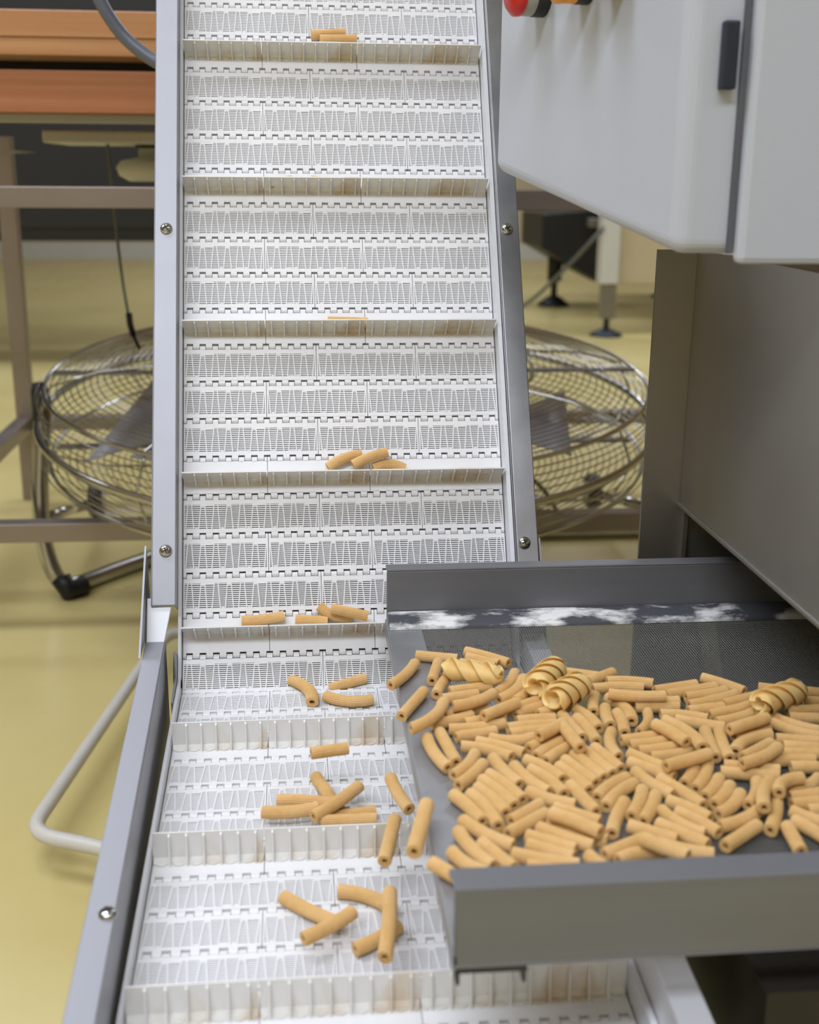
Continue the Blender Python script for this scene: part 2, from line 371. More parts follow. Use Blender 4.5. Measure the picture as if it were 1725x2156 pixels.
# ---------------------------------------------------------------- pasta
TUBE = {}
def tube_mesh(bend, big=1.0):
    key = (bend, big)
    if key in TUBE: return TUBE[key]
    L0, r = .030, .0035*big; n = 40; m = 9; ri = r*.42
    vs, fs = [], []
    def ring(t, rad, ribs):
        a = bend*t
        if bend: Rb = L0/bend; cx, cy = Rb*math.sin(a), Rb*(1-math.cos(a))-Rb*(1-math.cos(bend/2))*.5
        else: cx, cy, a = L0*t, 0, 0
        out = []
        for k in range(n):
            th = 2*math.pi*k/n; rr = rad*(1-(.07 if (k % 2) and ribs else 0))
            h = rr*math.cos(th); z = rr*math.sin(th)
            out.append((cx-h*math.sin(a), cy+h*math.cos(a), z))
        return out
    rings = [ring(-.5+i/(m-1), r, True) for i in range(m)]
    inner = [ring(.5, ri, False), ring(.3, ri, False), ring(-.3, ri, False), ring(-.5, ri, False)]
    allr = rings+inner
    for R_ in allr: vs += R_
    q = len(allr)
    for i in range(q):
        j = (i+1) % q
        for k in range(n): fs.append((i*n+k, i*n+(k+1) % n, j*n+(k+1) % n, j*n+k))
    me = bpy.data.meshes.new('pasta_tube'); me.from_pydata(vs, [], fs); me.materials.append(M_pasta); me.update()
    bm = bmesh.new(); bm.from_mesh(me); bmesh.ops.recalc_face_normals(bm, faces=bm.faces); bm.to_mesh(me); bm.free()
    TUBE[key] = me; return me
BEND = [0, .25, .5, .8, 1.15]
def place_tube(P0, P1, P2, nrm, label, group=None, scale=1.0, minlen=.0):
    P0, P1, P2 = Vector(P0), Vector(P1), Vector(P2)
    c = P2-P0; L = c.length
    if L < minlen: P2 = P0+c.normalized()*minlen; P1 = P1+(P2-P0-c)*.5; c = P2-P0; L = c.length
    X = c.normalized(); Z = (nrm-X*nrm.dot(X)).normalized(); Y = Z.cross(X)
    sag = (P1-(P0+P2)/2).dot(Y)
    want = min(1.2, abs(sag)*8/L)
    bd = min(BEND, key=lambda v: abs(v-want))
    if sag > 0: X, Y = -X, -Y
    o = bpy.data.objects.new('pasta_tube', tube_mesh(bd)); link(o)
    mid = (P0+P2)/2+(P1-(P0+P2)/2)*.5
    arc = L*(1+bd*bd/24)
    sc = arc/.030
    roll = 0
    Mx = Matrix(((X.x, Y.x, Z.x, mid.x), (X.y, Y.y, Z.y, mid.y), (X.z, Y.z, Z.z, mid.z), (0, 0, 0, 1)))
    o.matrix_world = Mx @ Matrix.Diagonal((sc, scale*(sc if bd > .6 and sc < 1.2 and sc > .85 else 1), scale, 1))
    tag(o, label, 'pasta', group); return o

TRAY = [[0.1455, -0.0882, 0.1376, -0.1076, 0.1286, -0.1188, 0.3423],
[0.1467, -0.0785, 0.1589, -0.0826, 0.1706, -0.0861, 0.3423],
[0.1588, -0.0898, 0.1554, -0.1033, 0.1521, -0.1163, 0.3423],
[0.1635, -0.1076, 0.1574, -0.1211, 0.1524, -0.1345, 0.3423],
[0.1463, -0.1289, 0.1384, -0.1448, 0.131, -0.16, 0.3423],
[0.154, -0.1549, 0.1461, -0.1751, 0.1337, -0.1853, 0.3482],
[0.1603, -0.131, 0.1721, -0.1286, 0.1845, -0.1263, 0.3423],
[0.155, -0.1409, 0.1652, -0.1385, 0.1755, -0.1362, 0.3423],
[0.1591, -0.1617, 0.1704, -0.1578, 0.1832, -0.1474, 0.3482],
[0.2015, -0.1073, 0.1951, -0.1233, 0.1863, -0.1347, 0.3423],
[0.1544, -0.1609, 0.1658, -0.1562, 0.1776, -0.1517, 0.3423],
[0.1466, -0.171, 0.1562, -0.1676, 0.1694, -0.1614, 0.3423],
[0.1547, -0.177, 0.1686, -0.1769, 0.1845, -0.1724, 0.3423],
[0.1569, -0.1865, 0.1666, -0.1842, 0.1787, -0.1811, 0.3423],
[0.1846, -0.1788, 0.1975, -0.1764, 0.211, -0.1757, 0.3423],
[0.1846, -0.1851, 0.1954, -0.1831, 0.2066, -0.182, 0.3423],
[0.1743, -0.1888, 0.1846, -0.1931, 0.1976, -0.1891, 0.3423],
[0.1633, -0.1711, 0.1742, -0.1683, 0.1852, -0.1657, 0.3423],
[0.1907, -0.1709, 0.2008, -0.1697, 0.2105, -0.1693, 0.3423],
[0.1724, -0.1755, 0.1826, -0.168, 0.193, -0.1604, 0.3482],
[0.186, -0.1594, 0.1983, -0.1518, 0.2113, -0.1446, 0.3423],
[0.1916, -0.164, 0.2011, -0.1575, 0.2114, -0.1521, 0.3423],
[0.204, -0.1632, 0.2144, -0.1581, 0.2256, -0.1527, 0.3423],
[0.1862, -0.1436, 0.1973, -0.1328, 0.2052, -0.1157, 0.3423],
[0.195, -0.1464, 0.2016, -0.1377, 0.2078, -0.1281, 0.3423],
[0.1769, -0.0748, 0.1893, -0.0837, 0.1999, -0.0948, 0.3423],
[0.1766, -0.0838, 0.1841, -0.0891, 0.1916, -0.0945, 0.3423],
[0.1713, -0.0925, 0.1778, -0.0948, 0.1844, -0.0972, 0.3423],
[0.2291, -0.1096, 0.2345, -0.1119, 0.2398, -0.1143, 0.3423],
[0.2408, -0.1239, 0.2478, -0.119, 0.2549, -0.1143, 0.3423],
[0.2405, -0.1339, 0.2554, -0.1325, 0.2696, -0.1352, 0.3423],
[0.2509, -0.1246, 0.2645, -0.1255, 0.2765, -0.1297, 0.3423],
[0.2448, -0.1536, 0.2589, -0.1577, 0.2744, -0.1585, 0.3482],
[0.256, -0.1505, 0.2682, -0.1528, 0.2852, -0.1533, 0.3423],
[0.258, -0.1588, 0.2699, -0.1593, 0.2818, -0.1605, 0.3423],
[0.2749, -0.1388, 0.2876, -0.136, 0.3011, -0.1322, 0.3423],
[0.2794, -0.1444, 0.2953, -0.1405, 0.3108, -0.1362, 0.3423],
[0.2895, -0.1485, 0.3021, -0.146, 0.3147, -0.1416, 0.3423],
[0.2881, -0.1589, 0.3031, -0.1538, 0.3188, -0.1467, 0.3423],
[0.2851, -0.1659, 0.2937, -0.1644, 0.3021, -0.163, 0.3423],
[0.3071, -0.1589, 0.318, -0.1548, 0.3295, -0.1499, 0.3423],
[0.2955, -0.1708, 0.3094, -0.167, 0.3247, -0.1599, 0.3423],
[0.2975, -0.1794, 0.3075, -0.1773, 0.3233, -0.1678, 0.3423],
[0.2948, -0.2006, 0.3073, -0.1945, 0.3194, -0.189, 0.3482],
[0.2983, -0.1974, 0.3103, -0.1916, 0.3207, -0.1877, 0.3423],
[0.2957, -0.2119, 0.3027, -0.2024, 0.3213, -0.1949, 0.3423],
[0.2947, -0.22, 0.306, -0.2122, 0.3153, -0.2055, 0.3423],
[0.2888, -0.2361, 0.3004, -0.2307, 0.3131, -0.2209, 0.3482],
[0.3268, -0.1732, 0.3344, -0.1852, 0.3457, -0.1943, 0.3423],
[0.3246, -0.1826, 0.334, -0.1943, 0.3437, -0.2003, 0.3423],
[0.32, -0.2011, 0.3302, -0.2038, 0.341, -0.2063, 0.3423],
[0.3202, -0.2096, 0.329, -0.2113, 0.3378, -0.2132, 0.3423],
[0.3143, -0.2174, 0.3249, -0.2176, 0.3353, -0.2191, 0.3423],
[0.3022, -0.2258, 0.3162, -0.2238, 0.3303, -0.2248, 0.3423],
[0.315, -0.2312, 0.3223, -0.2317, 0.3295, -0.2323, 0.3423],
[0.2832, -0.2264, 0.2958, -0.2304, 0.3085, -0.2337, 0.3423],
[0.2794, -0.2329, 0.2925, -0.2359, 0.3059, -0.2398, 0.3423],
[0.3073, -0.1235, 0.3165, -0.1333, 0.3248, -0.1438, 0.3423],
[0.3344, -0.1393, 0.3389, -0.141, 0.3434, -0.1427, 0.3423],
[0.3383, -0.1698, 0.3477, -0.1697, 0.3572, -0.1696, 0.3423],
[0.3364, -0.1777, 0.3444, -0.179, 0.3526, -0.1802, 0.3423],
[0.3526, -0.1588, 0.3569, -0.1596, 0.3613, -0.1604, 0.3423],
[0.3593, -0.1467, 0.3628, -0.1479, 0.3663, -0.1491, 0.3423],
[0.2686, -0.1683, 0.2816, -0.1712, 0.292, -0.1762, 0.3423],
[0.2755, -0.1759, 0.2861, -0.1809, 0.2983, -0.187, 0.3423],
[0.2648, -0.1872, 0.2726, -0.202, 0.2752, -0.2187, 0.3482],
[0.2587, -0.1915, 0.2643, -0.2013, 0.2688, -0.213, 0.3482],
[0.2401, -0.1967, 0.2539, -0.1943, 0.2682, -0.1897, 0.3423],
[0.2425, -0.2026, 0.2565, -0.2002, 0.2691, -0.1968, 0.3423],
[0.246, -0.2085, 0.2596, -0.2073, 0.2738, -0.2017, 0.3423],
[0.2513, -0.2146, 0.2625, -0.2146, 0.2771, -0.2071, 0.3423],
[0.2505, -0.2358, 0.2637, -0.2306, 0.2755, -0.2252, 0.3482],
[0.246, -0.1481, 0.2518, -0.1576, 0.252, -0.1779, 0.3423],
[0.2418, -0.1577, 0.2395, -0.1687, 0.2391, -0.1795, 0.3423],
[0.2463, -0.1657, 0.2459, -0.176, 0.2441, -0.19, 0.3423],
[0.2629, -0.1653, 0.2591, -0.1781, 0.2519, -0.1883, 0.3423],
[0.24, -0.142, 0.2363, -0.1529, 0.234, -0.163, 0.3423],
[0.2383, -0.186, 0.233, -0.2002, 0.2345, -0.2139, 0.3423],
[0.24, -0.2107, 0.2493, -0.2219, 0.2589, -0.2311, 0.3423],
[0.2374, -0.2196, 0.2465, -0.2281, 0.2552, -0.2365, 0.3423],
[0.2162, -0.1649, 0.2185, -0.1791, 0.2209, -0.1922, 0.3423],
[0.2252, -0.16, 0.2299, -0.1695, 0.2323, -0.1836, 0.3423],
[0.2231, -0.1694, 0.2261, -0.1826, 0.2272, -0.1977, 0.3423],
[0.2104, -0.1861, 0.2127, -0.2004, 0.2145, -0.2141, 0.3482],
[0.1918, -0.2014, 0.2004, -0.1948, 0.2113, -0.1862, 0.3423],
[0.1933, -0.2102, 0.2027, -0.201, 0.214, -0.1922, 0.3423],
[0.1975, -0.2152, 0.2056, -0.2067, 0.2162, -0.1982, 0.3423],
[0.1963, -0.2, 0.201, -0.1963, 0.2053, -0.1926, 0.3482],
[0.2243, -0.2034, 0.2281, -0.2145, 0.2319, -0.2272, 0.3423],
[0.2182, -0.2051, 0.2224, -0.2181, 0.2267, -0.2308, 0.3423],
[0.2128, -0.2087, 0.2169, -0.2217, 0.2215, -0.2345, 0.3423],
[0.2064, -0.2147, 0.2117, -0.2267, 0.2164, -0.2389, 0.3423],
[0.2018, -0.2201, 0.2078, -0.2335, 0.2116, -0.2445, 0.3423],
[0.1872, -0.2129, 0.1957, -0.2231, 0.2014, -0.2341, 0.3423],
[0.1879, -0.223, 0.1947, -0.2345, 0.1994, -0.2481, 0.3423],
[0.2037, -0.2401, 0.2069, -0.2512, 0.2102, -0.2657, 0.3423],
[0.1805, -0.2174, 0.1852, -0.234, 0.1921, -0.2446, 0.3423],
[0.1828, -0.2443, 0.1912, -0.2519, 0.2022, -0.2582, 0.3423],
[0.1918, -0.2596, 0.2009, -0.2665, 0.2095, -0.2732, 0.3423],
[0.1872, -0.2746, 0.1958, -0.2816, 0.2057, -0.292, 0.3482],
[0.1881, -0.2715, 0.1966, -0.2809, 0.2095, -0.2894, 0.3423],
[0.182, -0.2763, 0.1904, -0.2842, 0.2026, -0.2931, 0.3423],
[0.175, -0.2818, 0.1843, -0.2883, 0.1939, -0.2945, 0.3423],
[0.1739, -0.2889, 0.1815, -0.2942, 0.1894, -0.299, 0.3423],
[0.17, -0.2697, 0.1784, -0.2628, 0.1862, -0.2559, 0.3423],
[0.1665, -0.28, 0.1776, -0.2717, 0.1872, -0.2641, 0.3423],
[0.2136, -0.2522, 0.2219, -0.2423, 0.2329, -0.2345, 0.3423],
[0.2157, -0.2608, 0.224, -0.2491, 0.235, -0.2405, 0.3423],
[0.2367, -0.2467, 0.2316, -0.2583, 0.2248, -0.2701, 0.3423],
[0.2414, -0.2522, 0.2362, -0.263, 0.2288, -0.275, 0.3423],
[0.2254, -0.2569, 0.2184, -0.2691, 0.2123, -0.2837, 0.3423],
[0.2381, -0.2289, 0.2424, -0.2414, 0.2493, -0.2527, 0.3423],
[0.2477, -0.2379, 0.2544, -0.249, 0.2605, -0.2644, 0.3423],
[0.2458, -0.258, 0.253, -0.265, 0.2601, -0.2751, 0.3423],
[0.2474, -0.2681, 0.2529, -0.2757, 0.2603, -0.2875, 0.3423],
[0.2412, -0.267, 0.2435, -0.2754, 0.2541, -0.2889, 0.3423],
[0.2349, -0.2768, 0.243, -0.2857, 0.2516, -0.2959, 0.3423],
[0.2216, -0.2775, 0.2305, -0.284, 0.2394, -0.2909, 0.3423],
[0.2214, -0.2981, 0.229, -0.3054, 0.2365, -0.3126, 0.3482],
[0.2306, -0.2921, 0.2403, -0.2988, 0.2514, -0.3031, 0.3423],
[0.2045, -0.2997, 0.2151, -0.2937, 0.2246, -0.2888, 0.3423],
[0.2088, -0.3044, 0.2194, -0.2996, 0.2283, -0.2985, 0.3423],
[0.269, -0.2251, 0.2641, -0.2348, 0.2583, -0.2426, 0.3423],
[0.2765, -0.2214, 0.2709, -0.2359, 0.2615, -0.2483, 0.3423],
[0.2768, -0.2387, 0.2706, -0.2477, 0.2639, -0.2559, 0.3423],
[0.2802, -0.245, 0.2724, -0.2557, 0.2664, -0.2621, 0.3423],
[0.2821, -0.2531, 0.2736, -0.264, 0.2651, -0.2711, 0.3423],
[0.2938, -0.2429, 0.2885, -0.2546, 0.2813, -0.2648, 0.3423],
[0.2956, -0.2528, 0.2879, -0.2643, 0.2833, -0.2769, 0.3482],
[0.3104, -0.2521, 0.3028, -0.2548, 0.2954, -0.2639, 0.3482],
[0.2982, -0.2522, 0.293, -0.2686, 0.2821, -0.2874, 0.3423],
[0.2636, -0.2806, 0.272, -0.2776, 0.2866, -0.2682, 0.3423],
[0.2585, -0.297, 0.2688, -0.2895, 0.279, -0.2814, 0.3423],
[0.2917, -0.2833, 0.2907, -0.2927, 0.2896, -0.3026, 0.3423],
[0.2986, -0.2715, 0.3029, -0.2765, 0.3084, -0.2798, 0.3423],
[0.2965, -0.2791, 0.3001, -0.2854, 0.3031, -0.2922, 0.3423],
[0.3055, -0.2523, 0.3148, -0.2497, 0.3251, -0.2423, 0.3423],
[0.3031, -0.259, 0.3109, -0.258, 0.3193, -0.2562, 0.3423],
[0.3011, -0.2655, 0.3084, -0.2648, 0.3158, -0.2639, 0.3423],
[0.3066, -0.2714, 0.3089, -0.2713, 0.3123, -0.2714, 0.3423],
[0.2868, -0.1883, 0.2841, -0.2039, 0.2821, -0.2185, 0.3423],
[0.2938, -0.1916, 0.2905, -0.2036, 0.2885, -0.2215, 0.3423],
[0.1419, -0.1855, 0.1433, -0.2023, 0.1485, -0.2185, 0.3423],
[0.1488, -0.1795, 0.1511, -0.1969, 0.1531, -0.213, 0.3423],
[0.1635, -0.2047, 0.1584, -0.2164, 0.1498, -0.2263, 0.3423],
[0.1663, -0.2151, 0.1591, -0.2265, 0.1511, -0.2356, 0.3423],
[0.1579, -0.1967, 0.1704, -0.2013, 0.1813, -0.2104, 0.3423],
[0.1662, -0.1921, 0.1777, -0.1986, 0.188, -0.2066, 0.3423],
[0.1716, -0.2099, 0.1752, -0.224, 0.1798, -0.2374, 0.3423],
[0.1671, -0.2258, 0.1735, -0.2383, 0.1792, -0.2517, 0.3423],
[0.1629, -0.2316, 0.1688, -0.243, 0.1745, -0.2572, 0.3423],
[0.1593, -0.2379, 0.1652, -0.2502, 0.1691, -0.2624, 0.3423],
[0.155, -0.2445, 0.1611, -0.2572, 0.164, -0.2737, 0.3423],
[0.1472, -0.2435, 0.1536, -0.2564, 0.1573, -0.2685, 0.3423],
[0.1488, -0.2667, 0.1571, -0.2792, 0.1676, -0.2894, 0.3423],
[0.1467, -0.2768, 0.1488, -0.2894, 0.1573, -0.3053, 0.3423],
[0.1542, -0.2855, 0.1596, -0.2961, 0.1647, -0.3063, 0.3423],
[0.1406, -0.2917, 0.1451, -0.3005, 0.1517, -0.3084, 0.3423],
[0.1312, -0.2993, 0.1351, -0.3042, 0.1389, -0.3091, 0.3423],
[0.1667, -0.2957, 0.1785, -0.3013, 0.193, -0.3067, 0.3423],
[0.171, -0.3049, 0.1788, -0.3083, 0.187, -0.3114, 0.3423],
[0.1982, -0.2993, 0.1989, -0.3028, 0.2017, -0.3061, 0.3423]]
order = ['leftmost', 'second from left', 'third from left', 'fourth from left', 'fifth from left', 'sixth from left', 'seventh from left', 'eighth from left', 'ninth from left', 'tenth from left', 'eleventh from left', 'twelfth from left', 'thirteenth from left', 'fourteenth from left', 'fifteenth from left']
info = []
for t in TRAY:
    x0, y0, x1, y1, x2, y2, z = t
    cx, cy = (x0+x2)/2, (y0+y2)/2; dx, dy = x2-x0, y2-y0
    if dx < 0: dx, dy = -dx, -dy
    a = math.degrees(math.atan2(dy, dx)); L = math.hypot(dx, dy)
    sag = abs((x1-cx)*dy-(y1-cy)*dx)/max(L, 1e-6)/max(L, 1e-6)
    shape = 'curved' if sag > .055 else 'straight'
    way = 'lying across' if abs(a) < 20 else 'pointing away' if abs(a) > 65 else 'slanting right' if a > 0 else 'slanting left'
    row = 'rear edge' if cy > -.12 else 'rear part' if cy > -.175 else 'middle' if cy > -.23 else 'front part' if cy > -.28 else 'front edge'
    info.append((cx, row, shape, way, t))
gid = {}
for c in sorted(info, key=lambda v: v[0]):
    gid.setdefault(c[1:4], []).append(c)
for key, lst in gid.items():
    row, shape, way = key
    for i, c in enumerate(lst):
        x0, y0, x1, y1, x2, y2, z = c[4]
        if len(lst) == 1: lab = f'only {shape} pasta tube {way}, {row} of the heap'
        else: lab = f'{order[i]} of {shape} pasta tubes {way}, {row} of heap'
        place_tube((x0, y0, z), (x1, y1, z), (x2, y2, z), Vector((0, 0, 1)), lab, 'ribbed pasta tubes heaped on the steel tray', .90, .021)

BELTP = [[[0.0943, 0.2259, 0.7181, 0.1072, 0.2265, 0.7191, 0.12, 0.227, 0.72], 0], [[0.1009, 0.2193, 0.7143, 0.1147, 0.2196, 0.7147, 0.1286, 0.2198, 0.7151], 0], [[0.0626, 0.1686, 0.6111, 0.0702, 0.1692, 0.6122, 0.0778, 0.1698, 0.6132], 0], [[0.0919, 0.1698, 0.6133, 0.0997, 0.1694, 0.6125, 0.1075, 0.169, 0.6118], 0], [[0.1015, 0.1172, 0.5172, 0.1158, 0.117, 0.5168, 0.1302, 0.1168, 0.5164], 0], [[0.1, 0.0665, 0.423, 0.1097, 0.0693, 0.4282, 0.124, 0.0709, 0.431], 0], [[0.1159, 0.0626, 0.425, 0.1286, 0.0654, 0.4302, 0.1402, 0.0668, 0.4328], 0], [[0.1303, 0.0663, 0.4225, 0.1419, 0.067, 0.4239, 0.1528, 0.0658, 0.4216], 0], [[0.0389, 0.0166, 0.3303, 0.0538, 0.017, 0.3311, 0.0674, 0.0179, 0.3327], 0], [[0.075, 0.017, 0.3301, 0.0858, 0.0167, 0.3294, 0.0966, 0.0163, 0.3288], 0], [[0.0923, 0.0209, 0.3373, 0.0999, 0.0184, 0.3326, 0.1142, 0.017, 0.33], 0], [[0.0988, 0.0133, 0.339, 0.1111, 0.0119, 0.3365, 0.1235, 0.0105, 0.3339], 0], [[0.0721, -0.0013, 0.2937, 0.0814, -0.0108, 0.2929, 0.086, -0.032, 0.2911], 1], [[0.0968, -0.0048, 0.289, 0.1092, -0.0033, 0.2918, 0.1217, -0.0018, 0.2947], 0], [[0.0945, -0.0222, 0.2919, 0.1071, -0.0298, 0.2913, 0.1244, -0.0291, 0.2914], 1], [[0.0853, -0.1136, 0.2842, 0.0919, -0.1325, 0.2825, 0.098, -0.1479, 0.2812], 1], [[0.0635, -0.1369, 0.2822, 0.0785, -0.138, 0.2821, 0.0942, -0.1418, 0.2817], 1], [[0.056, -0.1531, 0.285, 0.0707, -0.1546, 0.2849, 0.0862, -0.1513, 0.2852], 1], [[0.0839, -0.1643, 0.2876, 0.0965, -0.153, 0.2886, 0.1099, -0.1371, 0.29], 1], [[0.0912, -0.1548, 0.2806, 0.1044, -0.1529, 0.2808, 0.1177, -0.151, 0.281], 1], [[0.0874, -0.1643, 0.2841, 0.1023, -0.1643, 0.2841, 0.1173, -0.1643, 0.2841], 1], [[0.0678, -0.2184, 0.2752, 0.0798, -0.2297, 0.2742, 0.0944, -0.24, 0.2734], 1], [[0.078, -0.2578, 0.2792, 0.0885, -0.2512, 0.2798, 0.1019, -0.2409, 0.2807], 1], [[0.0955, -0.2168, 0.2754, 0.1081, -0.2206, 0.275, 0.1213, -0.2318, 0.2741], 1], [[0.1015, -0.2577, 0.2719, 0.1118, -0.2521, 0.2723, 0.1232, -0.2431, 0.2731], 1], [[0.1179, -0.2402, 0.2892, 0.1172, -0.2602, 0.2875, 0.1123, -0.2845, 0.2854], 1]]
BL = ['upper of two pasta tubes behind the topmost visible belt flight', 'lower of two pasta tubes behind the topmost visible belt flight',
 'left pasta tip peeking over the second flight from the top', 'right pasta tip peeking over the second flight from the top',
 'thin sliver of a pasta tube showing over the third flight from the top',
 'leftmost of three pasta tubes behind the fourth flight from the top', 'middle one of three pasta tubes behind the fourth flight from the top', 'flat rightmost pasta tube of three behind the fourth flight from the top',
 'leftmost pasta tube tapering down behind the fifth flight, beside the side rail', 'low pasta tube almost hidden behind the fifth flight, left of the crossed pair', 'under one of the crossed pasta pair behind the fifth flight', 'top one of the crossed pasta pair behind the fifth flight',
 'bent pasta tube with open end down, leftmost of three at the belt bend', 'straight pasta tube slanting up at the belt bend, upper of the V pair', 'bowed pasta tube lying level at the belt bend, lower of the V pair',
 'pasta tube steeply slanting at the back of the six-piece pile on the lower belt', 'upper left pasta tube of the six-piece pile on the lower belt', 'leftmost pasta tube of the six-piece pile on the lower belt', 'pasta tube lying on top, diagonal across the six-piece pile on the belt', 'upper right pasta tube of the six-piece pile, against the flight', 'lowest right pasta tube of the six-piece pile, against the flight',
 'left pasta tube slanting down in the lowest belt pocket, under its neighbour', 'pasta tube slanting up across its neighbour in the lowest belt pocket', 'curved pasta tube at the top of the lowest belt pocket', 'pasta tube slanting up behind the standing one in the lowest belt pocket', 'pasta tube standing nearly upright in the lowest belt pocket']
for (p, low), lab in zip(BELTP, BL):
    place_tube(p[0:3], p[3:6], p[6:9], nl if low else nu, lab, 'pasta tubes carried on the white belt', 1.02, .016)
for p, lab in ((([.0829, -.1351, .3097], [.0932, -.1331, .3098], [.1036, -.1311, .31]), 'short pasta tube falling level above the belt in front of a flight'),
               (([.1255, -.1547, .3036], [.1285, -.1700, .3023], [.1330, -.1845, .301]), 'pasta tube dropping off the tray edge, tilted to the right, uppermost of three'),
               (([.125, -.1922, .3004], [.121, -.2093, .299], [.117, -.2264, .2975]), 'pasta tube dropping off the tray edge, lowest and leftmost of three'),
               (([0.1336, -0.2583, 0.3465],[0.1288, -0.2782, 0.3465],[0.124, -0.2969, 0.3465]), 'pasta tube dropping close along the tray edge, rightmost of three')):
    place_tube(*p, Vector((0, 0, 1)), lab, 'pasta tubes falling from the tray', 1.0)
def fusilli(P0, P1, r, turns, phase, label, core=.5, lobes=3, flip=1):
    """pasta screw: sharp-lipped lobes winding round a core, hollow at the ends"""
    P0, P1 = Vector(P0), Vector(P1); X = (P1-P0); L = X.length; X.normalize()
    Z = Vector((0, 0, 1)); Z = (Z-X*Z.dot(X)).normalized(); Y = Z.cross(X)
    vs, fs = [], []; n = 54; m = 90
    prof = []
    for k in range(m):
        f = (k/m*lobes) % 1.0
        rad = core+(1-core)*(f/.86)**.75 if f < .86 else core+(1-core)*(1-(f-.86)/.14)
        lean = .34*max(0, (rad-core)/(1-core))**2
        prof.append((2*math.pi*k/m+lean*.9, rad, lean))
    for i in range(n+1):
        t = i/n; e = min(1, .72+min(t, 1-t)*3.2); tw = flip*2*math.pi*turns*t+phase
        for th, rad, lean in prof:
            rr = r*rad*e
            vs.append((L*(t-.5)-flip*lean*r*.9+.0, rr*math.cos(flip*th+tw), rr*math.sin(flip*th+tw)))
    for i in range(n):
        for k in range(m): fs.append((i*m+k, i*m+(k+1) % m, (i+1)*m+(k+1) % m, (i+1)*m+k))
    for i, sg in ((0, 1), (n, -1)):       # hollow ends
        b0 = len(vs); R0 = i*m
        for k in range(m):
            x, y, z = vs[R0+k]; vs.append((x+sg*.0002, y*.82, z*.82))
        for k in range(m): 
            x, y, z = vs[R0+k]; vs.append((x+sg*.004, y*.45, z*.45))
        c = len(vs); vs.append((L*(-.5 if i == 0 else .5)+sg*.005, 0, 0))
        for k in range(m):
            q = (k+1) % m
            fs += [(R0+k, b0+k, b0+q, R0+q), (b0+k, b0+m+k, b0+m+q, b0+q), (b0+m+k, c, b0+m+q)]
    me = bpy.data.meshes.new('pasta_spiral'); me.from_pydata(vs, [], fs); me.materials.append(M_pasta2)
    bm = bmesh.new(); bm.from_mesh(me); bmesh.ops.recalc_face_normals(bm, faces=bm.faces); bm.to_mesh(me); bm.free()
    for p_ in me.polygons: p_.use_smooth = True
    o = bpy.data.objects.new('pasta_spiral', me); link(o); mid = (P0+P1)/2
    o.matrix_world = Matrix(((X.x, Y.x, Z.x, mid.x), (X.y, Y.y, Z.y, mid.y), (X.z, Y.z, Z.z, mid.z), (0, 0, 0, 1)))
    tag(o, label, 'pasta', 'spiral pasta pieces among the tubes')
fusilli((0.1603, -0.1138, 0.349), (0.1913, -0.1268, 0.349), 0.0072, 1.1, 0.4, 'pale spiral pasta lying flat at the rear left of the heap, ribbons open', 0.25)
fusilli((0.2054, -0.146, 0.3505), (0.2235, -0.1192, 0.3505), 0.0084, 1.15, 2.0, 'plump spiral pasta pointing away, rear one of the touching pair', 0.70)
fusilli((0.2122, -0.1624, 0.3505), (0.233, -0.1427, 0.3505), 0.0084, 1.15, 1.2, 'plump spiral pasta with a hollow end, front one of the touching pair', 0.70)
fusilli((0.3197, -0.1772, 0.3505), (0.3503, -0.1604, 0.3505), 0.0076, 1.25, 0.2, 'spiral pasta at the dim right end of the heap beneath the steel hopper', 0.55)

# ---------------------------------------------------------------- hopper housing and control cabinet
hp = empty('hopper_housing', (.5, -.1, 0)); tag(hp, 'dull stainless steel hopper housing over the right end of the tray', 'machine housing')
b = MB(); b.box((.3185, .05, 0), (.85, .053, .572)); b.obj('back_panel', M_hop, hp)
b = MB(); b.box((.3455, -.50, .398), (.348, .05, .572)); b.box((.3435, -.50, .3955), (.3475, .05, .3985)); b.obj('side_panel', M_hop, hp, bevel=.0008)
b = MB(); b.box((.3475, .044, .30), (.3505, .05, .398)); b.obj('corner_flange', M_hop, hp)
b = MB(); b.box((.345, -.5, .569), (.85, .05, .572)); b.obj('top_panel', M_hop, hp)
b = MB(); b.box((.348, -.50, .398), (.85, -.497, .569)); b.obj('front_light_block', M_hop, hp)  # unseen sheet added to keep light out of the hopper
b = MB(); b.box((.348, -.362, .384), (.847, -.359, .569)); b.obj('inner_light_block', M_darkpipe, hp)  # second added sheet, out of view, darkens the hopper inside
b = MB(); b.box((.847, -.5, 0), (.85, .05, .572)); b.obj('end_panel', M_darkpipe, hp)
b = MB(); b.box((.262, -.345, 0), (.85, -.14, .305)); b.obj('under_tray_shade_box', M_under, hp)  # added dark box standing in for the shaded floor below the tray
b = MB(); b.prism([(.36, .0, .325), (.44, .0, .325), (.44, .0, .05), (.42, .0, .05)], (0, .045, 0)); b.obj('discharge_chute', M_hop, hp)
b = MB(); b.box((.445, .006, .02), (.845, .047, .325)); b.obj('chute_shade_box', M_dark, hp)  # black box added where only deep shade lies beside the chute

